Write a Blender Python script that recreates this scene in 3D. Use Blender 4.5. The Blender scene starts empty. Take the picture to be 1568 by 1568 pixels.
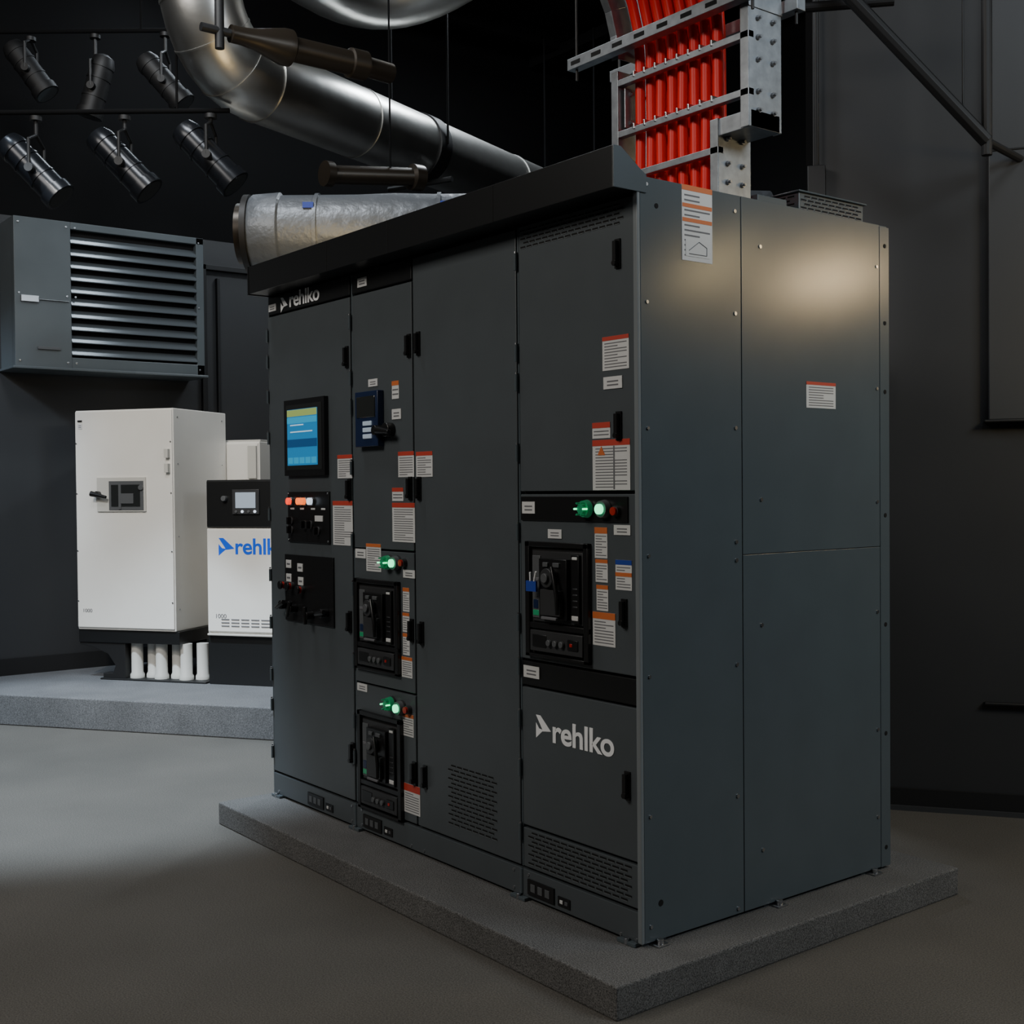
import bpy, math, random
from mathutils import Vector, Matrix
random.seed(4)
SC=bpy.context.scene
# ------------------------------------------------------------------ materials
MATS={}
def mat(name,col,rough=.5,metal=0,emit=0,noise=None,bump=None,spec=.5,trans=0,coat=0):
    m=bpy.data.materials.new(name); m.use_nodes=True
    nt=m.node_tree; b=nt.nodes['Principled BSDF']
    c=(*col,1)
    b.inputs['Base Color'].default_value=c
    b.inputs['Roughness'].default_value=rough
    b.inputs['Metallic'].default_value=metal
    b.inputs['Specular IOR Level'].default_value=spec
    if trans: b.inputs['Transmission Weight'].default_value=trans
    if coat: b.inputs['Coat Weight'].default_value=coat
    if emit:
        b.inputs['Emission Color'].default_value=c; b.inputs['Emission Strength'].default_value=emit
    tc=nt.nodes.new('ShaderNodeTexCoord')
    if noise:
        sc,amt=noise[0],noise[1]
        n=nt.nodes.new('ShaderNodeTexNoise'); n.inputs['Scale'].default_value=sc; n.inputs['Detail'].default_value=4
        nt.links.new(tc.outputs['Object'],n.inputs['Vector'])
        r=nt.nodes.new('ShaderNodeValToRGB')
        r.color_ramp.elements[0].position=.3; r.color_ramp.elements[1].position=.7
        r.color_ramp.elements[0].color=(*[x*(1-amt) for x in col],1)
        r.color_ramp.elements[1].color=(*[min(1,x*(1+amt)) for x in col],1)
        nt.links.new(n.outputs['Fac'],r.inputs['Fac'])
        out=r.outputs['Color']
        if len(noise)>2:
            n2=nt.nodes.new('ShaderNodeTexNoise'); n2.inputs['Scale'].default_value=noise[2]; n2.inputs['Detail'].default_value=3
            nt.links.new(tc.outputs['Object'],n2.inputs['Vector'])
            r2=nt.nodes.new('ShaderNodeMapRange'); r2.inputs['From Min'].default_value=.3; r2.inputs['From Max'].default_value=.7
            r2.inputs['To Min'].default_value=1-noise[3]; r2.inputs['To Max'].default_value=1+noise[3]
            nt.links.new(n2.outputs['Fac'],r2.inputs['Value'])
            mx=nt.nodes.new('ShaderNodeVectorMath'); mx.operation='SCALE'
            nt.links.new(out,mx.inputs[0]); nt.links.new(r2.outputs['Result'],mx.inputs['Scale'])
            out=mx.outputs['Vector']
        nt.links.new(out,b.inputs['Base Color'])
    if bump:
        n=nt.nodes.new('ShaderNodeTexNoise'); n.inputs['Scale'].default_value=bump[0]; n.inputs['Detail'].default_value=3
        nt.links.new(tc.outputs['Object'],n.inputs['Vector'])
        bm=nt.nodes.new('ShaderNodeBump'); bm.inputs['Strength'].default_value=bump[1]; bm.inputs['Distance'].default_value=bump[2] if len(bump)>2 else .002
        nt.links.new(n.outputs['Fac'],bm.inputs['Height']); nt.links.new(bm.outputs['Normal'],b.inputs['Normal'])
    MATS[name]=m
    return m
mat('paint_grey',(.072,.083,.090),.36,noise=(6,.04),bump=(260,.08,.0006))
mat('paint_side',(.080,.099,.111),.235,noise=(5,.04),bump=(260,.05,.0003))
mat('edge_highlight',(.19,.21,.22),.3,noise=(5,.04))  # paler than the cabinet paint; puts the corner highlight into the colour
mat('paint_black',(.009,.0095,.010),.34)
mat('black_matte',(.006,.006,.0065),.7)
mat('black_plastic',(.009,.009,.0095),.33)
mat('dark_plastic',(.032,.033,.035),.45)
mat('mid_plastic',(.090,.095,.10),.45)
mat('hole',(.002,.002,.002),.9)
mat('label_white',(.64,.64,.63),.5)
mat('label_text',(.14,.14,.15),.6)
mat('label_red',(.50,.05,.03),.5)
mat('label_orange',(.60,.15,.04),.5)
mat('label_blue',(.02,.05,.32),.5)
mat('logo_white',(.92,.93,.94),.45)
mat('logo_blue',(.008,.11,.80),.45)
mat('zinc',(.50,.51,.53),.3,metal=1)
mat('galv',(.30,.32,.34),.42,metal=.85,noise=(30,.15),bump=(40,.1))
mat('red_cable',(.70,.009,.004),.42,spec=.35)
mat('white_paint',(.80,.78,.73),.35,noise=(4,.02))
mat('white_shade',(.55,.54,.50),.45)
mat('duct_metal',(.60,.595,.57),.34,metal=1,noise=(3,.12),bump=(7,.18,.012))
mat('insul',(.13,.145,.165),.42,metal=.3,noise=(5,.10),bump=(14,.5,.02))
mat('brown_pipe',(.032,.025,.018),.36,metal=.5)
mat('wall_paint',(.031,.032,.034),.5,noise=(1.5,.06),bump=(120,.1,.001))
mat('wall_paint2',(.043,.045,.048),.5,noise=(1.5,.05),bump=(120,.1,.001))
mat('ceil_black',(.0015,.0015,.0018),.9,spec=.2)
mat('steel_dark',(.006,.006,.0065),.55)
mat('fixture_black',(.014,.016,.020),.26,metal=.4)
mat('louver_paint',(.090,.106,.115),.36,noise=(6,.05))
mat('louver_blade',(.10,.115,.125),.20,metal=.3)
mat('concrete',(.125,.127,.132),.8,noise=(140,.45,4,.12),bump=(160,.5,.003))
mat('pad_conc',(.108,.106,.103),.8,noise=(230,.80,5,.12),bump=(220,.5,.002))
mat('floor_mat',(.100,.092,.080),.72,noise=(190,.42,1.3,.14),bump=(220,.4,.002))
mat('green_glow',(.08,1,.42),.3,emit=2.6)
mat('green_dim',(.02,.25,.11),.25,emit=.12)
mat('red_glow',(1,.05,.015),.3,emit=1.5)
mat('amber_glow',(1,.16,.02),.3,emit=1.5)
mat('white_glow',(.75,.85,1),.3,emit=1.0)
mat('red_btn',(.4,.015,.01),.3)
mat('blue_meter',(.010,.020,.060),.3)
mat('scr_blue',(.02,.18,.40),.3,emit=.65)
mat('scr_blue2',(.02,.30,.52),.3,emit=.65)
mat('scr_dark',(.01,.07,.20),.3,emit=.45)
mat('scr_yellow',(.30,.40,.12),.3,emit=.5)
mat('scr_white',(.5,.7,.8),.3,emit=.6)
mat('glass_dark',(.02,.022,.022),.08,coat=.5)
mat('lcd',(.35,.42,.5),.2,emit=.35)
# ------------------------------------------------------------------ builder
import bmesh
class B:
    def __init__(s,name,parent=None,M=None,bevel=0,smooth=False):
        s.n=name;s.p=parent;s.M=M or Matrix();s.v=[];s.f=[];s.mi=[];s.ms=[];s.bev=bevel;s.sm=smooth
    def mid(s,m):
        if m not in s.ms: s.ms.append(m)
        return s.ms.index(m)
    def add(s,vs,fs,m):
        k=len(s.v); s.v+= [s.M@Vector(v) for v in vs]; i=s.mid(m)
        for f in fs: s.f.append([k+j for j in f]); s.mi.append(i)
    def box(s,x0,x1,y0,y1,z0,z1,m):
        if x0>x1:x0,x1=x1,x0
        if y0>y1:y0,y1=y1,y0
        if z0>z1:z0,z1=z1,z0
        s.add([(x0,y0,z0),(x1,y0,z0),(x1,y1,z0),(x0,y1,z0),(x0,y0,z1),(x1,y0,z1),(x1,y1,z1),(x0,y1,z1)],
              [(0,3,2,1),(4,5,6,7),(0,1,5,4),(1,2,6,5),(2,3,7,6),(3,0,4,7)],m)
    def prism(s,pts,ext,m):
        n=len(pts); e=Vector(ext); P=[Vector(p) for p in pts]
        s.add(P+[p+e for p in P],[tuple(range(n))[::-1],tuple(range(n,2*n))]+[(i,(i+1)%n,n+(i+1)%n,n+i) for i in range(n)],m)
    def tube(s,path,r,m,seg=20,cap=True,taper=None):
        P=[Vector(p) for p in path]; n=len(P)
        rs=r if isinstance(r,(list,tuple)) else [r]*n
        T=[]
        for i in range(n):
            a=P[max(0,i-1)];b=P[min(n-1,i+1)]
            t=(b-a)
            T.append(t.normalized() if t.length>1e-9 else (T[-1] if T else Vector((0,0,1))))
        up=Vector((0,0,1)) if abs(T[0].z)<.9 else Vector((1,0,0))
        N=T[0].cross(up).normalized(); vs=[]
        for i in range(n):
            N=(N-T[i]*N.dot(T[i])).normalized(); Bn=T[i].cross(N)
            for k in range(seg):
                a=2*math.pi*k/seg; vs.append(P[i]+(N*math.cos(a)+Bn*math.sin(a))*rs[i])
        fs=[]
        for i in range(n-1):
            for k in range(seg):
                k2=(k+1)%seg; fs.append((i*seg+k,i*seg+k2,(i+1)*seg+k2,(i+1)*seg+k))
        if cap: fs+= [tuple(range(seg))[::-1],tuple((n-1)*seg+k for k in range(seg))]
        s.add(vs,fs,m)
    def cyl(s,c,ax,r,l,m,seg=16,r2=None):
        c=Vector(c);d=Vector(ax).normalized()*l
        s.tube([c,c+d],[r,r if r2 is None else r2],m,seg)
    def done(s):
        me=bpy.data.meshes.new(s.n); me.from_pydata([tuple(v) for v in s.v],[],s.f)
        for m in s.ms: me.materials.append(MATS[m])
        for p,i in zip(me.polygons,s.mi): p.material_index=i
        me.update()
        bm=bmesh.new(); bm.from_mesh(me); bmesh.ops.recalc_face_normals(bm,faces=bm.faces); bm.to_mesh(me); bm.free()
        o=bpy.data.objects.new(s.n,me); SC.collection.objects.link(o)
        if s.p: o.parent=s.p
        if s.sm:
            for p in me.polygons: p.use_smooth=True
            try: me.set_sharp_from_angle(angle=math.radians(38))
            except Exception: pass
        if s.bev:
            md=o.modifiers.new('bevel','BEVEL'); md.width=s.bev; md.segments=2; md.limit_method='ANGLE'
        return o
def empty(name):
    e=bpy.data.objects.new(name,None); SC.collection.objects.link(e); e.empty_display_size=.2
    return e
def text(name,body,M,size,m,parent,offset=.0,ext=.0008):
    c=bpy.data.curves.new(name+'_crv','FONT'); c.body=body; c.size=size; c.extrude=ext; c.offset=offset; c.space_character=.96+offset*3
    o=bpy.data.objects.new(name+'_tmp',c); SC.collection.objects.link(o)
    dg=bpy.context.evaluated_depsgraph_get(); me=bpy.data.meshes.new_from_object(o.evaluated_get(dg))
    bpy.data.objects.remove(o)
    me.transform(M); me.materials.clear(); me.materials.append(MATS[m])
    n=bpy.data.objects.new(name,me); SC.collection.objects.link(n); n.parent=parent
    return n
FRONT=Matrix()
SIDE=Matrix(((0,-1,0,0),(1,0,0,0),(0,0,1,0),(0,0,0,1)))   # local x->+Y, local -y -> +X
def textM(base,x,y,z,sx=1):
    return base@Matrix.Translation((x,y,z))@Matrix.Rotation(math.pi/2,4,'X')@Matrix.Diagonal((sx,1,1,1))
def label(b,x0,x1,z0,z1,hdr='label_red',y=0,hh=.16,rows=None):
    b.box(x0,x1,y-.0015,y,z0,z1,'label_white')
    h=z1-z0;w=x1-x0
    if hdr: b.box(x0,x1,y-.0022,y-.0014,z1-hh*h,z1,hdr)
    top=z1-(hh*h if hdr else 0)
    n=rows or max(2,int((top-z0)/.0095))
    st=(top-z0)/(n+1)
    for i in range(n):
        zz=top-st*(i+.9); ww=w*(.84 if random.random()<.7 else .5)
        b.box(x0+w*.08,x0+w*.08+ww,y-.0020,y-.0014,zz-st*.22,zz+st*.10,'label_text')
def tag(b,x0,x1,z0,z1,y=0):
    b.box(x0,x1,y-.003,y,z0,z1,'label_white')
    w=x1-x0;h=z1-z0
    for k in range(2): b.box(x0+w*.2,x1-w*.2,y-.0035,y-.0028,z0+h*(.25+.3*k),z0+h*(.37+.3*k),'label_text')
def slots(b,x0,x1,z0,z1,rows,w=.026,y=0,th=.0065):
    pit=w*1.28; st=(z1-z0)/rows
    for r in range(rows):
        off=(r%2)*pit*.5; x=x0+off
        zc=z0+st*(r+.5)
        while x+w<=x1+.001:
            b.add([(x,y-.0012,zc-th/2),(x+w,y-.0012,zc-th/2),(x+w,y-.0012,zc+th/2),(x,y-.0012,zc+th/2)],[(0,1,2,3)],'hole')
            b.box(x,x+w,y-.0016,y-.0004,zc-th/2-.0014,zc-th/2-.0002,'edge_highlight')
            x+=pit
def screw(b,x,z,y=0,r=.006):
    b.cyl((x,y+.001,z),(0,-1,0),r,.005,'zinc',10)
def handle(b,x,z,h=.09,w=.024):
    b.box(x-w/2,x+w/2,-.006,0,z-h/2,z+h/2,'black_plastic')
    b.box(x-w*.3,x+w*.3,-.020,-.006,z-h*.42,z+h*.42,'black_plastic')
    b.cyl((x,-.006,z-h*.33),(0,-1,0),w*.36,.017,'black_plastic',12)
def hinge(b,x,z):
    b.cyl((x,-.006,z-.028),(0,0,1),.006,.056,'paint_side',10)
    b.cyl((x,-.006,z+.03),(0,0,1),.0045,.006,'zinc',8)
def arrow(name,base,x,z,s,m,parent,y=-.0008):
    b=B(name,parent,base)
    for poly in ([(0,1),(.30,1),(1.0,.40),(.44,.40)],[(.0,.66),(.22,.42),(.44,.40),(1.0,.40),(.42,.33),(0,0)]):
        b.prism([(x+p[0]*s,y,z+p[1]*s) for p in poly],(0,.0012,0),m)
    return b.done()
# ================================================================== SWITCHGEAR
sw=empty('switchgear_cabinet')
W=2.45; D=1.26; Z0=.115; ZT=2.455
b=B('body',sw,bevel=.002)
b.box(-W,-.010,.022,D-.003,Z0,ZT-.006,'black_matte')
b.box(-W,-.022,-.002,.022,.112,.205,'paint_grey')
b.box(-W+.01,-.03,.03,.10,.1,.125,'paint_black')
b.box(-W,-.008,.02,D,ZT-.006,ZT,'paint_side')
b.box(-W-.004,-W+.004,.0,D,.112,2.40,'paint_grey')
b.done()
b=B('corner_post',sw,bevel=.004)
b.box(-.018,.002,-.008,.005,.112,2.405,'edge_highlight')
b.done()
b=B('door_panels',sw,bevel=.003)
def door(x0,x1,z0,z1,m='paint_grey',y=0): b.box(x0+.003,x1-.003,y,.024,z0+.003,z1-.003,m)
door(-W,-1.713,.212,2.310); door(-W,-1.713,2.312,2.398,'paint_black')
door(-1.700,-1.249,1.270,2.310); door(-1.700,-1.249,2.312,2.398,'paint_black')
door(-1.700,-1.249,.718,1.268); door(-1.700,-1.249,.212,.716)
door(-1.245,-.600,.212,2.396)
door(-.590,-.018,1.497,2.400); door(-.590,-.018,.928,1.493)
door(-.590,-.018,.838,.926,'paint_black'); door(-.590,-.018,.356,.836); door(-.590,-.018,.212,.352)
b.box(-1.711,-1.702,.004,.024,.212,2.40,'paint_side')
b.box(-.599,-.591,.002,.024,.212,2.40,'paint_side')
b.done()
b=B('header_wireway',sw,bevel=.003)
prof=[(0,-.105,2.402),(0,-.105,2.527),(0,-.075,2.527),(0,.0,2.475),(0,.03,2.457),(0,.03,2.402)]
b.prism([(-2.43,y,z) for _,y,z in prof],(2.430,0,0),'paint_black')
b.prism([(.000,y,z) for _,y,z in prof],(.005,0,0),'paint_side')
b.box(-2.44,-2.43,-.108,.03,2.398,2.530,'paint_black')
for x in (-1.72,-1.25,-.59): b.box(x-.0015,x+.0015,-.1065,-.10,2.404,2.526,'hole')
b.done()
b=B('ventilation_slots',sw)
slots(b,-.575,-.055,2.318,2.388,5)
slots(b,-1.035,-.722,.262,.494,14,w=.030)
slots(b,-.560,-.036,.224,.345,8,w=.030)
b.done()
b=B('door_handles',sw,smooth=True)
for x,z in ((-1.738,2.061),(-1.729,1.511),(-1.736,.961),(-1.727,.413),(-1.268,2.062),(-1.203,2.064),(-1.268,1.514),(-1.206,1.513),(-1.268,.965),(-1.198,.960),(-1.262,.412),(-1.186,.411),(-.09,2.23),(-.09,1.70)):
    handle(b,x,z)
handle(b,-.072,1.122,.088); handle(b,-.063,.589,.088)
b.done()
b=B('hinges',sw,smooth=True)
for z in (2.28,1.97,1.87,1.63,1.36,1.05,.72,.55,.33,.90): hinge(b,-.597,z)
for z in (2.20,1.97,1.85,1.60,1.30,1.10,.80,.55,.40): hinge(b,-1.707,z)
for z in (2.22,2.10,1.94,1.75,1.40,1.12,.90,.66,.52,.30): hinge(b,-2.452,z)
b.done()
b=B('labels',sw)
label(b,-1.828,-1.707,1.559,1.657); label(b,-1.872,-1.708,1.278,1.464,hh=.1)
label(b,-1.355,-1.243,1.558,1.657); label(b,-1.228,-1.117,1.557,1.653)
label(b,-1.401,-1.321,1.465,1.517,hh=.3,rows=2); label(b,-1.402,-1.241,1.305,1.458,hh=.12)
label(b,-1.603,-1.490,1.180,1.292,'label_orange',hh=.12)
tag(b,-1.687,-1.605,1.230,1.268); tag(b,-1.326,-1.244,1.167,1.198)
label(b,-1.332,-1.286,1.035,1.128,'label_orange'); label(b,-1.335,-1.287,.955,1.030,'label_orange'); label(b,-1.335,-1.287,.865,.950,'label_orange')
label(b,-1.345,-1.270,.778,.858,'label_orange')
tag(b,-1.684,-1.606,.683,.714); label(b,-1.342,-1.265,.549,.636,'label_orange'); label(b,-1.338,-1.225,.250,.363,hh=.25)
tag(b,-1.647,-1.575,2.335,2.372); tag(b,-2.440,-2.370,2.330,2.362)
tag(b,-1.57,-1.50,1.925,1.955); label(b,-1.395,-1.345,1.865,1.935,'label_orange',hh=.25,rows=2); tag(b,-1.395,-1.330,1.785,1.825)
label(b,-.165,-.045,1.875,1.98,hh=.12); tag(b,-.160,-.075,1.817,1.855)
label(b,-.215,-.132,1.665,1.715,hh=.35,rows=2); label(b,-.215,-.043,1.502,1.66,hh=.12)
b.prism([(-.190,-.003,1.612),(-.155,-.003,1.612),(-.1725,-.003,1.640)],(0,.001,0),'label_orange'); b.box(-.118,-.112,-.0024,-.0014,1.505,1.640,'label_text')
tag(b,-.568,-.500,1.425,1.465,y=-.006)
tag(b,-.439,-.369,1.344,1.374); tag(b,-.117,-.043,1.363,1.394)
label(b,-.208,-.149,1.288,1.385,'label_orange',hh=.2); label(b,-.205,-.148,1.212,1.284,'label_orange'); label(b,-.201,-.147,1.122,1.203,'label_orange')
label(b,-.112,-.039,1.193,1.286,'label_blue'); b.box(-.112,-.039,-.0024,-.0014,1.235,1.247,'label_orange')
label(b,-.220,-.115,1.011,1.117,'label_orange',hh=.2)
tag(b,-.574,-.490,.868,.908,y=-.001)
b.done()
b=B('operator_touchscreen',sw,bevel=.002)
b.box(-2.266,-1.902,-.022,.0,1.575,1.911,'black_plastic')
b.box(-2.245,-1.922,-.0235,-.021,1.60,1.888,'glass_dark')
b.box(-2.231,-1.958,-.0250,-.0230,1.620,1.867,'scr_blue')
b.done()
b=B('touchscreen_display',sw)
yy=(-.0262,-.0248)
b.box(-2.229,-1.960,*yy,1.836,1.865,'scr_yellow'); b.box(-2.229,-1.960,*yy,1.805,1.832,'scr_blue2')
b.box(-2.20,-2.08,*yy,1.795,1.800,'scr_white'); b.box(-2.229,-1.960,*yy,1.70,1.735,'scr_dark')
for i in range(5): b.box(-2.222+i*.053,-2.178+i*.053,*yy,1.628,1.655,'scr_blue2')
b.box(-2.20,-2.0,*yy,1.765,1.770,'scr_white')
b.done()
b=B('indicator_panel',sw,bevel=.0015,smooth=True)
b.box(-2.266,-1.893,-.008,0,1.280,1.504,'black_plastic')
for x,m in ((-2.228,'red_glow'),(-2.135,'amber_glow'),(-2.095,'amber_glow'),(-2.035,'white_glow')):
    b.cyl((x,-.008,1.462),(0,-1,0),.019,.010,'zinc'); b.cyl((x,-.018,1.462),(0,-1,0),.0155,.014,m)
for x,z in ((-2.228,1.375),(-2.10,1.360),(-2.228,1.335),(-1.985,1.335),(-2.05,1.36)):
    b.cyl((x,-.008,z),(0,-1,0),.018,.008,'dark_plastic'); b.box(x-.006,x+.006,-.034,-.014,z-.016,z+.016,'black_plastic')
b.box(-2.015,-1.945,-.011,-.007,1.375,1.40,'label_white')
for x in (-2.24,-2.15,-2.05,-1.96): b.box(x,x+.035,-.0095,-.0075,1.425,1.433,'label_white')
for x in (-2.258,-1.901):
    for z in (1.29,1.495): screw(b,x,z,-.008,.004)
b.done()
b=B('control_switch_panel',sw,bevel=.0015,smooth=True)
b.box(-2.302,-1.865,-.008,0,.925,1.223,'black_plastic')
for x,z in ((-2.262,1.180),(-2.155,1.168),(-2.262,1.118),(-2.150,1.108)):
    b.box(x-.024,x+.024,-.011,-.007,z-.018,z+.018,'label_white'); b.box(x-.015,x+.015,-.012,-.010,z-.004,z+.004,'label_text')
for x,z in ((-2.225,1.083),(-2.130,1.072),(-2.290,1.085)):
    b.cyl((x,-.008,z),(0,-1,0),.018,.016,'dark_plastic'); b.cyl((x,-.024,z),(0,-1,0),.015,.012,'red_btn'); b.cyl((x,-.036,z),(0,-1,0),.019,.008,'black_plastic')
for x,z,a in ((-2.285,.996,.4),(-2.20,.985,1.1),(-2.05,.965,1.6),(-1.92,.985,.2)):
    b.cyl((x,-.008,z),(0,-1,0),.020,.037,'black_plastic')
    c=Vector((x,-.045,z)); d=Vector((math.cos(a),0,math.sin(a)))*.038
    b.tube([c-d,c+d],[.008,.011],'black_plastic',10)
b.done()
b=B('power_meter',sw,bevel=.003,smooth=True)
b.box(-1.631,-1.457,-.030,0,1.683,1.905,'blue_meter')
b.box(-1.615,-1.475,-.034,-.029,1.80,1.885,'glass_dark')
for k in range(3):
    b.box(-1.565,-1.500,-.036,-.030,1.715+k*.026,1.733+k*.026,'lcd')
b.cyl((-1.40,0,1.745),(0,-1,0),.028,.035,'black_plastic')
b.tube([(-1.44,-.045,1.745),(-1.35,-.045,1.735)],[.016,.009],'black_plastic',12)
b.cyl((-1.455,-.012,1.745),(0,-1,0),.02,.04,'black_plastic')
b.done()
def pushbuttons(name,pts,red):
    b=B(name,sw,smooth=True)
    for x,z,on in pts:
        b.cyl((x,0,z),(0,-1,0),.030,.010,'dark_plastic',24)
        b.tube([(x,-.010,z),(x,-.028,z)],[.029,.026],'green_dim' if not on else 'mid_plastic',24)
        b.cyl((x,-.028,z),(0,-1,0),.016,.010,'green_glow' if on else 'green_dim',20)
        if not on:
            for k in range(6):
                a=k*math.pi/3; b.cyl((x+math.cos(a)*.021,-.028,z+math.sin(a)*.021),(0,-1,0),.003,.018,'green_glow' if k%3==0 else 'green_dim',8)
    x,z=red; b.cyl((x,0,z),(0,-1,0),.017,.018,'dark_plastic'); b.cyl((x,-.018,z),(0,-1,0),.013,.008,'red_btn')
    return b.done()
b=B('breaker_label_strips',sw,bevel=.001)
b.box(-.578,-.052,-.006,0,1.402,1.482,'black_plastic')
b.done()
pushbuttons('main_breaker_pushbuttons',[(-.235,1.443,False),(-.152,1.443,True)],(-.098,1.437))
pushbuttons('upper_breaker_pushbuttons',[(-1.425,1.222,False),(-1.365,1.222,True)],(-1.315,1.225))
pushbuttons('lower_breaker_pushbuttons',[(-1.415,.662,False),(-1.345,.655,True)],(-1.292,.655))
def breaker(name,x0,x1,z0,z1):
    b=B(name,sw,bevel=.002,smooth=True)
    w=x1-x0;h=z1-z0
    X=lambda u:x0+w*u
    Z=lambda v:z0+h*v
    b.box(x0,x1,-.018,0,Z(.955),z1,'black_plastic'); b.box(x0,x1,-.018,0,z0,Z(.03),'black_plastic')
    b.box(x0,X(.07),-.018,0,z0,z1,'black_plastic'); b.box(X(.93),x1,-.018,0,z0,z1,'black_plastic')
    b.box(x0,x1,-.016,0,Z(.25),Z(.30),'black_plastic')
    b.box(X(.05),X(.95),-.004,.001,Z(.03),Z(.96),'black_matte')
    b.box(X(.10),X(.90),-.010,0,Z(.31),Z(.92),'dark_plastic')
    b.box(X(.11),X(.24),-.014,0,Z(.34),Z(.88),'mid_plastic')
    b.box(X(.13),X(.21),-.016,0,Z(.42),Z(.50),'blue_meter'); b.box(X(.12),X(.22),-.0155,0,Z(.36),Z(.41),'green_dim')
    b.box(X(.12),X(.22),-.0155,0,Z(.66),Z(.69),'label_text')
    b.box(X(.28),X(.72),-.030,0,Z(.35),Z(.86),'black_plastic')
    b.box(X(.34),X(.66),-.042,0,Z(.38),Z(.60),'dark_plastic')
    b.cyl((X(.47),-.03,Z(.70)),(0,-1,0),w*.10,.02,'dark_plastic',20); b.cyl((X(.47),-.05,Z(.70)),(0,-1,0),w*.05,.01,'mid_plastic',16)
    b.box(X(.36),X(.44),-.036,0,Z(.79),Z(.83),'mid_plastic'); b.box(X(.52),X(.62),-.036,0,Z(.79),Z(.83),'mid_plastic')
    b.tube([(X(.56),-.05,Z(.80)),(X(.66),-.055,Z(.55)),(X(.66),-.055,Z(.40))],[.006,.009,.007],'black_plastic',8)
    b.box(X(.76),X(.88),-.022,0,Z(.33),Z(.90),'black_plastic')
    b.box(X(.78),X(.86),-.024,0,Z(.86),Z(.885),'label_white'); b.box(X(.77),X(.87),-.024,0,Z(.355),Z(.395),'label_white')
    for k in range(4): b.box(X(.785),X(.86),-.0235,0,Z(.46+.05*k),Z(.475+.05*k),'dark_plastic')
    b.box(X(.36),X(.60),-.044,-.03,Z(.345),Z(.37),'label_text')
    b.box(X(.09),X(.92),-.020,0,Z(.055),Z(.235),'dark_plastic')
    b.box(X(.13),X(.36),-.022,0,Z(.09),Z(.20),'black_plastic')
    for u in (.42,.52,.62): b.cyl((X(u),-.02,Z(.14)),(0,-1,0),w*.035,.012,'mid_plastic',12)
    b.box(X(.70),X(.86),-.024,0,Z(.10),Z(.19),'black_plastic'); b.box(X(.74),X(.78),-.026,0,Z(.13),Z(.16),'red_btn')
    return b.done()
breaker('main_circuit_breaker',-.545,-.225,.945,1.332)
breaker('upper_circuit_breaker',-1.680,-1.348,.777,1.148)
breaker('lower_circuit_breaker',-1.665,-1.337,.205,.606)
b=B('lockout_tag',sw)
b.box(-.497,-.445,-.052,-.045,1.168,1.203,'label_blue')
b.tube([(-.475,-.05,1.203),(-.47,-.055,1.232)],.0035,'logo_white',8); b.tube([(-.455,-.05,1.203),(-.440,-.055,1.235)],.0035,'logo_white',8)
b.done()
b=B('kick_plate_displays',sw,bevel=.001)
for x in (-2.046,-1.572,-.489):
    b.box(x-.07,x+.07,-.008,0,.125,.178,'black_plastic')
    for k in range(3): b.box(x-.052+k*.038,x-.028+k*.038,-.0095,-.006,.138,.165,'mid_plastic')
    b.box(x+.088,x+.150,-.006,0,.128,.160,'black_plastic'); b.box(x+.10,x+.115,-.008,-.005,.138,.150,'label_white'); b.box(x+.125,x+.14,-.008,-.005,.138,.150,'mid_plastic')
for x in (-1.707,-.595): b.cyl((x,-.002,.12),(0,0,1),.007,.085,'paint_side')
b.done()
b=B('front_screws',sw,smooth=True)
for x in (-1.74,-1.66,-.64,-.56): screw(b,x,.190); screw(b,x,.128)
for x in (-2.40,-1.29,-1.2): screw(b,x,.125)
screw(b,-.03,.118); screw(b,-.10,.118)
b.done()
b=B('side_panels',sw,SIDE,bevel=.0012)
b.box(.006,.457,0,.006,.112,2.453,'paint_side')
b.box(.461,1.203,0,.006,.112,1.2855,'paint_side'); b.box(.461,1.203,0,.006,1.2875,2.453,'paint_side')
b.box(1.206,1.262,0,.03,.110,2.449,'paint_side')
b.box(.457,.461,.002,.01,.112,2.453,'hole'); b.box(.461,1.203,.002,.01,1.285,1.289,'hole')
b.done()
b=B('side_screws',sw,SIDE,smooth=True)
for z in (2.43,2.074,1.69,1.30,.93,.50,.16): screw(b,.032,z,r=.0055)
for z in (2.40,2.07,1.70,1.33,1.27,.93,.50,.13): screw(b,.428,z,r=.0065)
for z in (2.30,1.466,1.05,.300): screw(b,.551,z,r=.0065)
for z in (2.30,1.86,1.45,1.05,.62,.30): screw(b,1.185,z,r=.006)
for z in (2.38,2.1,1.85,1.40,1.0,.60,.18): b.cyl((1.235,.0005,z),(0,-1,0),.008,.002,'hole',12)
b.cyl((.075,.0005,2.37),(0,-1,0),.008,.002,'hole',12); b.cyl((.075,.0005,.225),(0,-1,0),.010,.002,'hole',12)
b.done()
b=B('side_labels',sw,SIDE)
label(b,.185,.322,2.218,2.453,'label_orange',hh=.07,rows=13)
for z in (2.39,2.345): b.box(.187,.320,-.0024,-.0014,z-.006,z+.006,'label_orange')
b.box(.20,.31,-.0026,-.0014,2.232,2.285,'label_white')
for p in (((.215,2.24),(.295,2.24)),((.295,2.24),(.295,2.265)),((.295,2.265),(.26,2.28)),((.26,2.28),(.215,2.25))):
    b.tube([(p[0][0],-.003,p[0][1]),(p[1][0],-.003,p[1][1])],.0012,'label_text',6)
label(b,.786,.946,1.778,1.868,hh=.12)
b.done()
b=B('base_feet',sw,bevel=.002)
for y in (.06,.62,1.15):
    b.box(-.09,-.012,y-.05,y+.05,.1,.118,'paint_side'); b.cyl((.012,y,.1),(0,0,1),.012,.02,'zinc',10); b.box(-.02,.03,y-.025,y+.025,.1,.106,'zinc')
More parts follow.
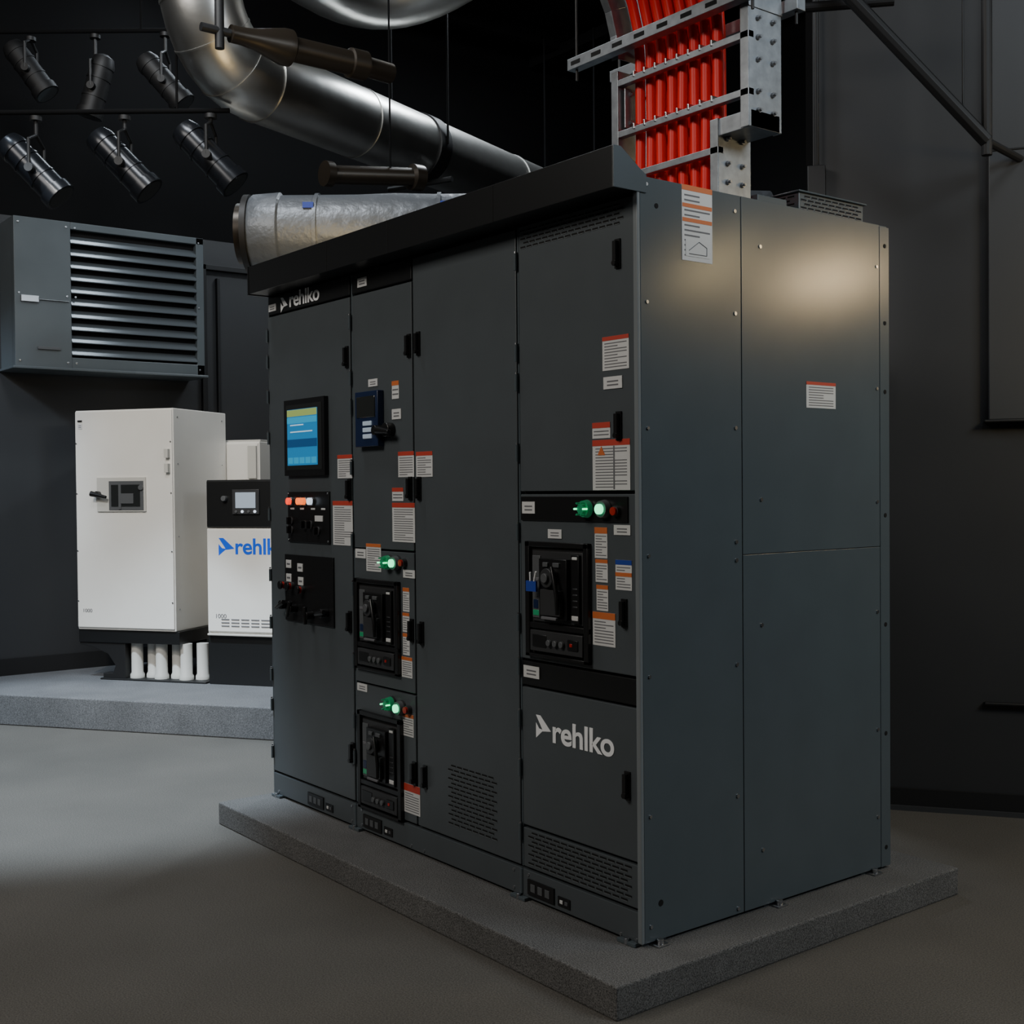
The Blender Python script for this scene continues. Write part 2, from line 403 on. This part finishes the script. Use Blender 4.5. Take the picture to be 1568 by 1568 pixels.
for x in (-2.4,-1.7,-.6,-.06): b.box(x-.04,x+.04,-.02,.03,.1,.112,'paint_side'); b.cyl((x,-.014,.1),(0,0,1),.009,.02,'zinc',10)
b.done()
b=B('top_exhaust_vent',sw,bevel=.002)
b.box(-.30,-.03,.79,1.15,2.455,2.52,'paint_side')
b.box(-.31,-.02,.78,1.16,2.52,2.526,'paint_side')
b.box(-.35,-.05,.60,.75,2.455,2.49,'paint_side')
b.done()
bb_=B('top_vent_slots_side',sw,Matrix.Translation((-.03,0,0))@SIDE); slots(bb_,.80,1.14,2.462,2.515,4,w=.03); bb_.done()
bb_=B('top_vent_slots_front',sw,Matrix.Translation((0,.79,0))); slots(bb_,-.29,-.04,2.462,2.515,4,w=.03); bb_.done()
arrow('logo_arrow_lower',FRONT,-.513,.668,.078,'logo_white',sw)
text('logo_text_lower','rehlko',textM(FRONT,-.430,-.001,.667,1.12),.108,'logo_white',sw,offset=.0022)
arrow('logo_arrow_upper',FRONT,-2.325,2.315,.066,'logo_white',sw)
text('logo_text_upper','rehlko',textM(FRONT,-2.245,-.001,2.330,1.2),.092,'logo_white',sw,offset=.0015)
# ================================================================== PADS
b=B('concrete_equipment_pad',bevel=.006); b.box(-2.49,.16,-.26,1.45,0,.1,'pad_conc'); b.done()
b=B('concrete_platform',bevel=.008)
b.prism([(-6.44,-.93,0),(-2.3,1.96,0),(-2.3,5.9,0),(-6.44,5.9,0)],(0,0,.2),'concrete'); b.done()
# ================================================================== GENERATOR SIDE
A=Vector((.82,.57,0)).normalized(); Q=Vector((-A.y,A.x,0))
G=Matrix(((A.x,Q.x,0,-5.29),(A.y,Q.y,0,.70),(0,0,1,0),(0,0,0,1)))
SG=G@SIDE
e1=empty('disconnect_enclosure')
b=B('enclosure_body',e1,G,bevel=.006)
b.box(-.785,0,.012,.70,.55,2.08,'white_paint')
b.box(-.780,-.006,0,.014,.565,2.072,'white_paint')
b.done()
b=B('enclosure_skid',e1,G,bevel=.004)
b.box(-.79,.02,.02,.70,.46,.55,'paint_black')
for y in (.03,.55):
    b.prism([(-.79,y,.46),(-.42,y,.46),(-.42,y,.21),(-.60,y,.21),(-.60,y,.245),(-.52,y,.25),(-.50,y,.30),(-.56,y,.38),(-.68,y,.425),(-.79,y,.44)],(0,.08,0),'steel_dark')
b.box(-.62,.22,.02,.60,.2,.212,'steel_dark')
b.done()
b=B('riser_conduits',e1,G,smooth=True)
for i in range(6):
    x=-.37+i*.098; y=.10+(i%2)*.05
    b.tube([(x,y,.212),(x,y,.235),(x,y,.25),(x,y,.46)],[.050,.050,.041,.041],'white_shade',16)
b.done()
b=B('disconnect_switch',e1,G,bevel=.003,smooth=True)
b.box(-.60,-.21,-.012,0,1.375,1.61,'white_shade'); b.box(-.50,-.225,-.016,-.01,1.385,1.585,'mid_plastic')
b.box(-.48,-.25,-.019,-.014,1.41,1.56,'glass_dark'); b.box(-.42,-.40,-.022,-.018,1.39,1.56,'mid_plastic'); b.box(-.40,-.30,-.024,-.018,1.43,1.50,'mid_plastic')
b.cyl((-.585,-.012,1.495),(0,-1,0),.022,.03,'black_plastic'); b.tube([(-.62,-.05,1.50),(-.50,-.05,1.475)],[.02,.010],'black_plastic',12)
b.cyl((-.24,-.018,1.54),(0,-1,0),.018,.01,'mid_plastic')
tag(b,-.755,-.72,1.95,1.99); b.box(-.755,-.72,-.006,-.002,2.0,2.012,'black_plastic')
b.done()
text('unit_number','1000',textM(G,-.74,-.001,.672,1.2),.035,'label_text',e1)
b=B('enclosure_screws',e1,G,smooth=True)
for z in (.75,1.1,1.5,1.85): screw(b,-.015,z,r=.005); screw(b,-.77,z,r=.005)
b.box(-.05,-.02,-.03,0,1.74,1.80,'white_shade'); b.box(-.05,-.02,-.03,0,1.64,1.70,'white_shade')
b.done()
b=B('enclosure_side_screws',e1,SG,smooth=True)
for z in (.7,1.2,1.7,2.02): screw(b,.06,z,r=.005); screw(b,.64,z,r=.005)
b.done()
e2=empty('auxiliary_enclosure')
b=B('auxiliary_body',e2,G,bevel=.006); b.box(-.2,.265,.72,1.30,.212,1.87,'white_paint'); b.box(-.19,.255,.71,.722,.30,1.86,'white_paint'); b.done()
b=B('auxiliary_trim',e2,G,bevel=.004); b.box(-.19,.26,.74,1.28,1.87,1.885,'white_shade'); b.box(.18,.25,.69,.71,1.6,1.84,'white_shade'); b.done()
e3=empty('generator_control_enclosure')
b=B('generator_body',e3,G,bevel=.006)
b.box(.25,1.25,.012,.60,.55,1.26,'white_paint'); b.box(.25,1.25,.012,.60,1.262,1.585,'paint_black')
b.box(.256,1.244,0,.014,.562,1.255,'white_paint'); b.box(.256,1.244,0,.014,1.268,1.578,'paint_black')
b.box(.24,1.25,.03,.58,.2,.55,'paint_black')
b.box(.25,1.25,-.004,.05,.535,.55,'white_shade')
b.done()
b=B('generator_controller',e3,G,bevel=.002,smooth=True)
b.box(.46,.66,-.014,0,1.355,1.52,'dark_plastic'); b.box(.485,.635,-.017,-.012,1.395,1.50,'lcd')
for k in range(4): b.cyl((.49+k*.047,-.014,1.372),(0,-1,0),.010,.008,'white_glow' if k%2 else 'mid_plastic',10)
b.cyl((.40,0,1.46),(0,-1,0),.018,.03,'mid_plastic')
b.cyl((.84,0,1.43),(0,-1,0),.025,.03,'red_btn')
b.done()
b=B('generator_vent_slots',e3,G)
for r in range(3):
    for c in range(7): b.box(.36+c*.075,.42+c*.075,-.004,0,.60+r*.022,.606+r*.022,'label_text')
b.done()
arrow('generator_logo_arrow',G,.345,1.075,.12,'logo_blue',e3)
text('generator_logo_text','rehlko',textM(G,.465,-.001,1.088,1.05),.150,'logo_blue',e3,offset=.0026)
text('generator_number','1000',textM(G,.31,-.001,.655,1.15),.04,'label_text',e3)
# ================================================================== LOUVER
lv=empty('wall_louver_unit')
b=B('louver_housing',lv,bevel=.004)
X=-6.1
b.box(-6.45,X-.05,-.09,1.30,2.39,3.43,'louver_paint')
b.box(X-.06,X,-.09,.30,2.39,3.43,'louver_paint')
b.box(X-.06,X,.30,1.30,3.38,3.43,'louver_paint'); b.box(X-.06,X,.30,1.30,2.39,2.47,'louver_paint'); b.box(X-.06,X,1.24,1.30,2.39,3.43,'louver_paint')
b.box(X-.052,X-.045,.30,1.25,2.45,3.38,'hole')
b.box(-6.45,X+.02,-.11,1.32,2.375,2.392,'louver_paint')
b.done()
b=B('louver_blades',lv)
n=10
for i in range(n):
    z=2.49+i*(.88/n)
    b.prism([(X-.045,.30,z+.05),(X-.041,.30,z+.055),(X-.010,.30,z+.026),(X+.006,.30,z+.002),(X+.006,.30,z-.004),(X-.004,.30,z-.002),(X-.016,.30,z+.018)],(0,.94,0),'louver_blade')
b.done()
b=B('louver_hardware',lv,bevel=.002)
b.box(X,X+.02,-.05,.07,2.84,2.885,'zinc'); b.box(X,X+.015,.07,.28,2.86,2.865,'zinc')
b.box(X,X+.012,.06,.22,2.515,2.535,'mid_plastic')
for y in (-.06,.27,.33,1.26):
    for z in (2.43,2.9,3.39): b.cyl((X-.001,y,z),(1,0,0),.008,.006,'zinc',8)
b.done()
# ================================================================== ROOM
b=B('floor'); b.box(-6.6,6.1,-6.1,6.1,-.1,0,'floor_mat'); b.done()
b=B('ceiling'); b.box(-6.6,6.1,-6.1,6.1,5.7,5.8,'ceil_black'); b.done()
b=B('wall_left'); b.box(-6.6,-6.45,-6.1,6.1,0,3.50,'wall_paint'); b.box(-6.6,-6.45,-6.1,6.1,3.50,5.7,'ceil_black'); b.done()  # upper band coloured black so it stays dark despite softbox spill
b=B('wall_back'); b.box(-6.6,6.1,6.0,6.1,0,5.7,'ceil_black'); b.done()
b=B('wall_front'); b.box(-6.6,6.1,-6.1,-6.0,0,5.7,'wall_paint'); b.done()
b=B('wall_east'); b.box(6.0,6.1,-6.1,6.1,0,5.7,'wall_paint'); b.done()
RW=Matrix(((A.x,Q.x,0,-1.0),(A.y,Q.y,0,2.10),(0,0,1,0),(0,0,0,1)))
b=B('wall_right',M=RW); b.box(0,6.3,0,.15,0,5.7,'wall_paint'); b.done()
b=B('wall_return'); b.box(-1.08,-1.0,2.15,6.0,0,5.7,'ceil_black'); b.done()
b=B('baseboard_right',M=RW); b.box(0,6.2,-.02,0,.02,.10,'black_matte'); b.box(0,6.2,-.035,0,0,.022,'wall_paint2'); b.done()
b=B('baseboard_left'); b.box(-6.45,-6.43,-5.9,-.95,0,.12,'black_matte'); b.box(-6.45,-6.43,-.90,5.9,.2,.32,'black_matte'); b.done()
b=B('trim_1',M=RW,bevel=.004)
b.box(.77,4.0,-.05,0,1.80,5.0,'wall_paint2'); b.box(.75,4.0,-.062,0,1.788,1.80,'steel_dark'); b.box(.77,4.0,-.054,0,3.0,3.01,'steel_dark')
b.box(.75,4.0,-.03,0,.505,.518,'steel_dark')
b.done()
b=B('trim_2',bevel=.003)
for y0,y1,z0,z1 in ((1.42,1.46,.2,3.3),(1.42,2.6,3.26,3.3),(1.55,1.57,.2,3.2)): b.box(-6.45,-6.41,y0,y1,z0,z1,'steel_dark')
b.done()
b=B('ceiling_joists')
for i in range(9):
    x=-6+i*1.4; b.box(x-.05,x+.05,-6,6,5.55,5.7,'ceil_black')
for i in range(5):
    y=-4+i*2.2; b.box(-6.4,6,y-.06,y+.06,5.5,5.6,'ceil_black')
b.done()
b=B('steel_brace_frame',bevel=.003)
b.tube([(-.62,1.66,3.72),(-.17,2.20,2.96)],.030,'steel_dark',10)
b.tube([(-.17,2.20,2.9),(-.17,2.20,5.45)],.022,'steel_dark',12)
b.tube([(-.9,1.55,3.58),(-.45,1.95,3.58)],.022,'steel_dark',12)
b.tube([(-.25,2.15,3.1),(-.25,2.15,5.4)],.005,'steel_dark',8)
b.tube([(-.17,2.20,2.96),(-.24,2.60,2.96)],.018,'steel_dark',10)
b.done()
b=B('wall_junction_box',M=RW,bevel=.004,smooth=True)
b.box(-.02,.06,-.08,0,2.55,3.0,'steel_dark'); b.box(-.01,.045,-.10,-.08,2.60,2.75,'mid_plastic'); b.box(-.01,.045,-.09,-.08,2.80,2.86,'mid_plastic')
b.tube([(.02,-.04,3.0),(.02,-.04,5.6)],.012,'steel_dark',8)
b.done()
# ================================================================== CABLE TRAY
ct=empty('cable_tray')
YA,YB=.385,.545
b=B('tray_rails',ct,bevel=.002)
def chan(x,s,z0,z1,ya=YA,yb=YB):
    b.box(x,x+.004*s,ya,yb,z0,z1,'galv'); b.box(x,x+.035*s,ya,ya+.005,z0,z1,'galv'); b.box(x,x+.035*s,yb-.005,yb,z0,z1,'galv')
chan(-.50,-1,2.456,2.98); chan(-.03,-1,2.456,2.70); chan(.10,-1,2.645,3.03)
b.box(-.035,.10,YA+.01,YB-.01,2.645,2.70,'galv')
for (x,z) in ((-.49,2.6),(-.49,2.85)): b.box(x,x+.006,YA+.02,YB-.02,z-.07,z+.07,'galv')
b.done()
b=B('tray_bolts',ct,smooth=True)
for x,zs in ((-.484,(2.55,2.65,2.80,2.90)),(-.03,(2.50,2.56,2.64)),(.10,(2.70,2.76,2.86,2.93,2.99))):
    for z in zs:
        for y in (YA+.045,YB-.045): b.cyl((x-.002,y,z),(1,0,0),.009,.010,'zinc',8); b.cyl((x+.006,y,z),(1,0,0),.005,.01,'zinc',8)
b.done()
b=B('tray_rungs',ct,bevel=.0015)
for z,x1 in ((2.60,-.03),(2.755,.10),(2.935,.10)):
    b.box(-.50,x1,YA+.00,YA+.026,z-.011,z+.011,'galv')
b.box(-.72,.16,YA-.045,YA-.004,3.03,3.071,'galv')
b.box(-.72,.16,YB+.004,YB+.045,3.03,3.071,'galv')
for i in range(8): 
    b.box(-.70+i*.11,-.65+i*.11,YA-.0465,YA-.044,3.043,3.058,'hole')
b.done()
b=B('cable_clamps',ct,bevel=.0015)
for z in (2.765,2.945):
    for i in range(8):
        x=-.445+i*.052; b.box(x+.022,x+.030,YA-.004,YA+.030,z-.008,z+.012,'zinc')
b.done()
R0=.42
def curve(x,y):
    j=random.uniform(-.005,.005); q=random.uniform(-.004,.004)
    pts=[(x+j,y,2.458),(x,y+q,2.74),(x,y,3.02)]
    r=R0+(y-YA)
    for k in range(1,9):
        a=math.pi/2*k/8; pts.append((x,y-r*(1-math.cos(a)),3.02+r*math.sin(a)))
    pts.append((x,y-r-.9,3.02+r)); return pts
b=B('power_cables',ct,smooth=True)
for i in range(8): b.tube(curve(-.445+i*.052,YA+.056),.0175,'red_cable',16)
for i in range(7): b.tube(curve(-.42+i*.052,YA+.100),.0175,'red_cable',16)
b.done()
b=B('tray_elbow',ct,bevel=.001)
for x in (-.50,.10):
    prev=None
    for k in range(0,10):
        if k<=8:
            a=math.pi/2*k/8
            o=(YA-R0+ (R0+.16)*math.cos(a),3.02+(R0+.16)*math.sin(a)); n_=(YA-R0+R0*math.cos(a),3.02+R0*math.sin(a))
        else:
            o=(YA-R0-.9,3.02+R0+.16); n_=(YA-R0-.9,3.02+R0)
        if prev:
            po,pn=prev
            b.prism([(x,pn[0],pn[1]),(x,po[0],po[1]),(x,o[0],o[1]),(x,n_[0],n_[1])],(.004,0,0),'galv')
            b.prism([(x,pn[0],pn[1]),(x-.03,pn[0],pn[1]),(x-.03,n_[0],n_[1]),(x,n_[0],n_[1])],(0,.003,.003),'galv')
        prev=(o,n_)
for k in (4,7):
    a=math.pi/2*k/8; y=YA-R0+R0*math.cos(a); z=3.02+R0*math.sin(a)
    b.tube([(-.5,y,z),(.10,y,z)],.012,'galv',8)
for k in range(3):
    y=YA-R0-.2-.3*k; b.box(-.5,.1,y-.015,y+.015,3.02+R0,3.02+R0+.02,'galv')
b.done()
b=B('tray_hanger_rods',ct)
for x in (-.69,.14):
    for y in (YA-.025,YB+.025): b.cyl((x,y,2.99),(0,0,1),.005,2.48,'steel_dark',8)
    b.cyl((x,YA-.7,3.3),(0,0,1),.005,2.2,'steel_dark',8)
b.done()
# ================================================================== DUCTS
du=empty('exhaust_duct')
DV=Vector((-.362,.932,0)).normalized(); DP=Vector((-4.43,2.05,0)); RD=.225; ZL=3.90
DN=Vector((DV.y,-DV.x,0))
def dp(s,z): return DP+DV*s+Vector((0,0,z))
b=B('duct_pipe',du,smooth=True)
s0=-1.50; rr=.43; cz=ZL+rr; n=14
p=[dp(3.9,ZL),dp(1.5,ZL),dp(0,ZL),dp(s0+.02,ZL)]
for k in range(1,n+1):
    a=math.pi*k/n; p.append(dp(s0-rr*math.sin(a),cz-rr*math.cos(a)))
zt=cz+rr
p.append(dp(s0+.2,zt)); p.append(dp(-.95,zt-.02))
DT=(DN*.92-DV*.1+Vector((0,0,.22))).normalized()
q0=dp(-.90,zt-.02)
for k in range(0,11):
    t=k/10; q1=q0+DV*.66-Vector((0,0,.04)); q2=q1+DT*.66
    p.append(q0*(1-t)**2+q1*2*t*(1-t)+q2*t*t)
p.append(p[-1]+DT*.75)
b.tube(p,RD,'duct_metal',48)
b.done()
b=B('duct_collars',du,smooth=True)
def ring(c,ax,r,w,m,t=.012):
    c=Vector(c);d=Vector(ax).normalized()
    b.tube([c-d*w,c-d*(w*.98),c+d*(w*.98),c+d*w],[r-t,r,r,r-t],m,48,cap=False)
ring(dp(.17,ZL),DV,RD+.012,.065,'steel_dark'); ring(dp(s0+.03,ZL),DV,RD+.006,.010,'duct_metal'); ring(dp(1.35,ZL),DV,RD+.006,.010,'duct_metal'); ring(dp(-.55,ZL),DV,RD+.005,.008,'duct_metal')
for k in (2,4,6,8,11):
    a=math.pi*k/n; ring(dp(s0-rr*math.sin(a),cz-rr*math.cos(a)),-DV*math.cos(a)+Vector((0,0,math.sin(a))),RD+.004,.005,'duct_metal')
b.done()
b=B('duct_hangers',du)
for s in (.17,2.4):
    for t in (-1,1): b.cyl(dp(s,ZL)+DN*.24*t,(0,0,1),.008,1.5,'ceil_black',8)
    b.tube([dp(s,ZL-.25)-DN*.27,dp(s,ZL-.25)+DN*.27],.02,'steel_dark',8)
b.done()
ins=empty('insulated_duct')
Rv=Vector((.614,.789,0)).normalized(); 
b=B('insulated_pipe',ins,smooth=True)
c0=Vector((-3.36,.37,2.89)); L=2.6
pts=[c0,c0+Rv*.02,c0+Rv*.16,c0+Rv*.17]
rs=[.19,.205,.215,.20]
for i in range(1,14):
    pts.append(c0+Rv*(.17+L*i/13)); rs.append(.20+ (.006 if i%3==0 else 0))
b.tube(pts,rs,'insul',36); b.done()
b=B('insulated_duct_flange',ins,smooth=True)
b.tube([c0-Rv*.03,c0-Rv*.0],[.205,.205],'steel_dark',32); b.tube([c0-Rv*.07,c0-Rv*.03],[.16,.16],'brown_pipe',24)
for s in (.35,1.0,1.7):
    q=c0+Rv*s; b.tube([q,q+Rv*.02],[.209,.209],'insul',32)
b.done()
b=B('duct_tags',ins)
Nf=Vector((.789,-.614,0))
for s in (.33,1.05):
    q=c0+Rv*s+Nf*.180+Vector((0,0,.11)); M=Matrix(((Rv.x,-Nf.x,0,q.x),(Rv.y,-Nf.y,0,q.y),(0,0,1,q.z),(0,0,0,1)))
    b.M=M; b.box(-.028,.028,-.006,.02,-.015,.015,'label_blue')
b.M=Matrix(); b.done()
b=B('duct_support_rods',ins)
for s in (2.2,):
    q=c0+Rv*s
    for t in (-.23,.23): b.cyl(q-Nf*t,(0,0,1),.006,2.58,'ceil_black',8)
    b.tube([q-Nf*.25+Vector((0,0,-.2)),q+Nf*.25+Vector((0,0,-.2))],.018,'steel_dark',8)
b.done()
nz=empty('fuel_vent_pipe')
b=B('vent_pipe_body',nz,smooth=True)
b.tube([(-3.15,.16,3.85),(-3.15,.22,3.85),(-3.15,.30,3.85),(-3.16,.46,3.85),(-3.16,.50,3.85),(-3.16,.52,3.85),(-3.16,.86,3.85),(-3.16,.865,3.85),(-3.16,.96,3.85),(-3.16,.965,3.85),(-3.18,1.14,3.85)],[.045,.045,.055,.095,.095,.065,.065,.080,.080,.055,.055],'brown_pipe',28)
b.tube([(-3.15,.0,3.85),(-3.15,.16,3.85)],[.022,.022],'steel_dark',12)
b.tube([(-3.15,.10,3.76),(-3.15,.10,5.45)],[.024,.024],'steel_dark',12)
b.done()
b=B('vent_pipe_lower',nz,smooth=True)
b.tube([(-3.7,1.0,3.38),(-3.7,1.002,3.38),(-3.7,1.05,3.38),(-3.7,1.052,3.38),(-3.60,1.55,3.42),(-3.60,1.552,3.42),(-3.60,1.62,3.42)],[.05,.075,.075,.055,.055,.08,.08],'brown_pipe',24)
b.tube([(-3.60,1.4,3.40),(-3.60,1.4,5.0)],[.006,.006],'ceil_black',8)
b.done()
# ================================================================== STAGE LIGHTS
def stage_light(i,c,ax,zp,k=1.0,m='fixture_black'):
    e=empty('stage_light' if i==0 else 'stage_light.%03d'%i)
    c=Vector(c);d=Vector(ax).normalized()
    b=B('lamp_housing',e,smooth=True)
    s=c-d*.25*k
    b.tube([s-d*.02,s,s+d*.05*k,s+d*.08*k,s+d*.081*k,s+d*.40*k,s+d*.401*k,s+d*.46*k],[.03*k,.075*k,.092*k,.092*k,.086*k,.088*k,.100*k,.100*k],m,28)
    b.tube([s+d*.461*k,s+d*.462*k],[.085*k,.085*k],'glass_dark',20)
    for q in (.16,.30): b.tube([s+d*q*k,s+d*(q+.012)*k],[.092*k,.092*k],m,28)
    h=d.cross(Vector((0,0,1))).normalized()
    top=Vector((c.x,c.y,c.z+.21))
    b.tube([c+h*.12*k,c+h*.12*k+Vector((0,0,.16)),top,c-h*.12*k+Vector((0,0,.16)),c-h*.12*k],.010,'steel_dark',8)
    b.tube([c+h*.13*k,c+h*.07*k],.025,'steel_dark',12); b.tube([c-h*.13*k,c-h*.07*k],.025,'steel_dark',12)
    b.tube([top,Vector((c.x,c.y,zp-.03))],.012,'steel_dark',8); b.tube([Vector((c.x,c.y,zp-.05)),Vector((c.x,c.y,zp-.026))],.035,'steel_dark',10)
    b.done()
dd=Vector((.614*.68,.789*.68,-.72))
for i,c in enumerate(((-4.5,-.41,3.34),(-4.19,-.01,3.37),(-3.87,.37,3.40))): stage_light(i,c,dd,3.68,.95)
for i,(c,t) in enumerate((((-5.54,-.12,4.25),.5),((-5.25,.20,4.12),-.2),((-4.95,.55,4.15),.6))): stage_light(i+3,c,Vector((.614*t,.789*t,-.7)),4.5,.85,'steel_dark')
b=B('lighting_grid',smooth=True)
for o,z,l0,l1 in ((Vector((-4.19,-.01,0)),3.68,2.0,.6),(Vector((-5.25,.20,0)),4.5,1.7,.6)):
    b.tube([o-Rv*l0+Vector((0,0,z)),o+Rv*l1+Vector((0,0,z))],.014,'ceil_black',10)
    for s in (-1.5,.3): b.cyl(o+Rv*s+Vector((0,0,z)),(0,0,1),.008,5.45-z,'ceil_black',8)
b.done()
# ================================================================== LIGHTS
def area(n,loc,tgt,sx,sy,p,col,rz=None):
    l=bpy.data.lights.new(n,'AREA'); l.shape='RECTANGLE'; l.size=sx; l.size_y=sy; l.energy=p; l.color=col
    o=bpy.data.objects.new(n,l); SC.collection.objects.link(o); o.location=loc
    o.rotation_euler=(Vector(tgt)-Vector(loc)).to_track_quat('-Z','Y').to_euler()
    if rz is not None: o.rotation_euler=(0,0,rz)
    return o
def spot(n,loc,tgt,ang,bl,p,col,r=.1):
    l=bpy.data.lights.new(n,'SPOT'); l.spot_size=math.radians(ang); l.spot_blend=bl; l.energy=p; l.color=col; l.shadow_soft_size=r
    o=bpy.data.objects.new(n,l); SC.collection.objects.link(o); o.location=loc
    o.rotation_euler=(Vector(tgt)-Vector(loc)).to_track_quat('-Z','Y').to_euler(); return o
spot('floor_spot',(-4.0,-1.7,5.2),(-4.15,-.42,0),47,.50,2000,(.70,.85,1.0),.10)
spot('enclosure_spot',(-2.2,-2.6,4.6),(-5.1,.75,1.15),32,.6,520,(1,.95,.88),.15)
spot('wall_wash',(-4.4,-3.0,4.4),(-6.45,-.7,1.8),36,.8,700,(.68,.83,1),.2)
area('front_softbox',(-1.2,-4.8,4.8),(-1.4,0,1.2),3,1.5,150,(1,.94,.86))
area('side_softbox',(4.6,1.8,4.4),(0,.6,1.4),2,1.5,120,(.82,.92,1))
area('warm_side_lamp',(2.14,3.68,2.80),(.0,.9,2.25),.32,.10,11,(1,.74,.40))  # unseen warm lamp, set where the side panel highlight mirrors it
area('duct_key',(-2.6,-.9,5.2),(-4.0,1.2,3.9),1.2,.5,75,(.92,.96,1))
area('duct_strip',(-4.32,3.0,5.38),(0,0,0),.3,1.1,80,(.85,.93,1),rz=math.atan2(.362,.932))
area('duct_warm',(-2.4,.2,2.75),(-4.0,1.0,3.9),.5,.5,4,(1,.72,.35))
spot('tray_key',(2.2,-2.3,3.9),(-.2,.42,2.85),20,.5,130,(1,.97,.93),.15)
area('wall_fill',(1.8,.8,5.0),(.2,2.9,3.0),1.2,.6,18,(.86,.93,1))
area('louver_key',(-5.55,1.15,5.22),(-6.0,.9,2.9),.25,.9,16,(.80,.90,1))
area('low_warm_fill',(1.5,1.9,2.6),(.1,2.9,.8),.3,.3,9,(1,.76,.38))  # added fill without a fixture, warms the lower right wall
w=bpy.data.worlds.new('world'); SC.world=w; w.use_nodes=True
w.node_tree.nodes['Background'].inputs[0].default_value=(.02,.022,.026,1); w.node_tree.nodes['Background'].inputs[1].default_value=.3
# ================================================================== CAMERA
F=Vector((-0.789,0.614,0)).normalized(); R=Vector((F.y,-F.x,0)); U=Vector((0,0,1))
pt=-0.0193; r=.009
Fv=F*math.cos(pt)+U*math.sin(pt); Uv=U*math.cos(pt)-F*math.sin(pt)
R2=R*math.cos(r)-Uv*math.sin(r); U2=R*math.sin(r)+Uv*math.cos(r)
m=Matrix((R2,U2,-Fv)).transposed().to_4x4(); m.translation=Vector((2.68,-2.58,1.51))
cam=bpy.data.cameras.new('camera'); co=bpy.data.objects.new('camera',cam); SC.collection.objects.link(co); co.matrix_world=m
cam.sensor_width=36; cam.lens=36*1867/1568; cam.clip_start=.05
SC.camera=co
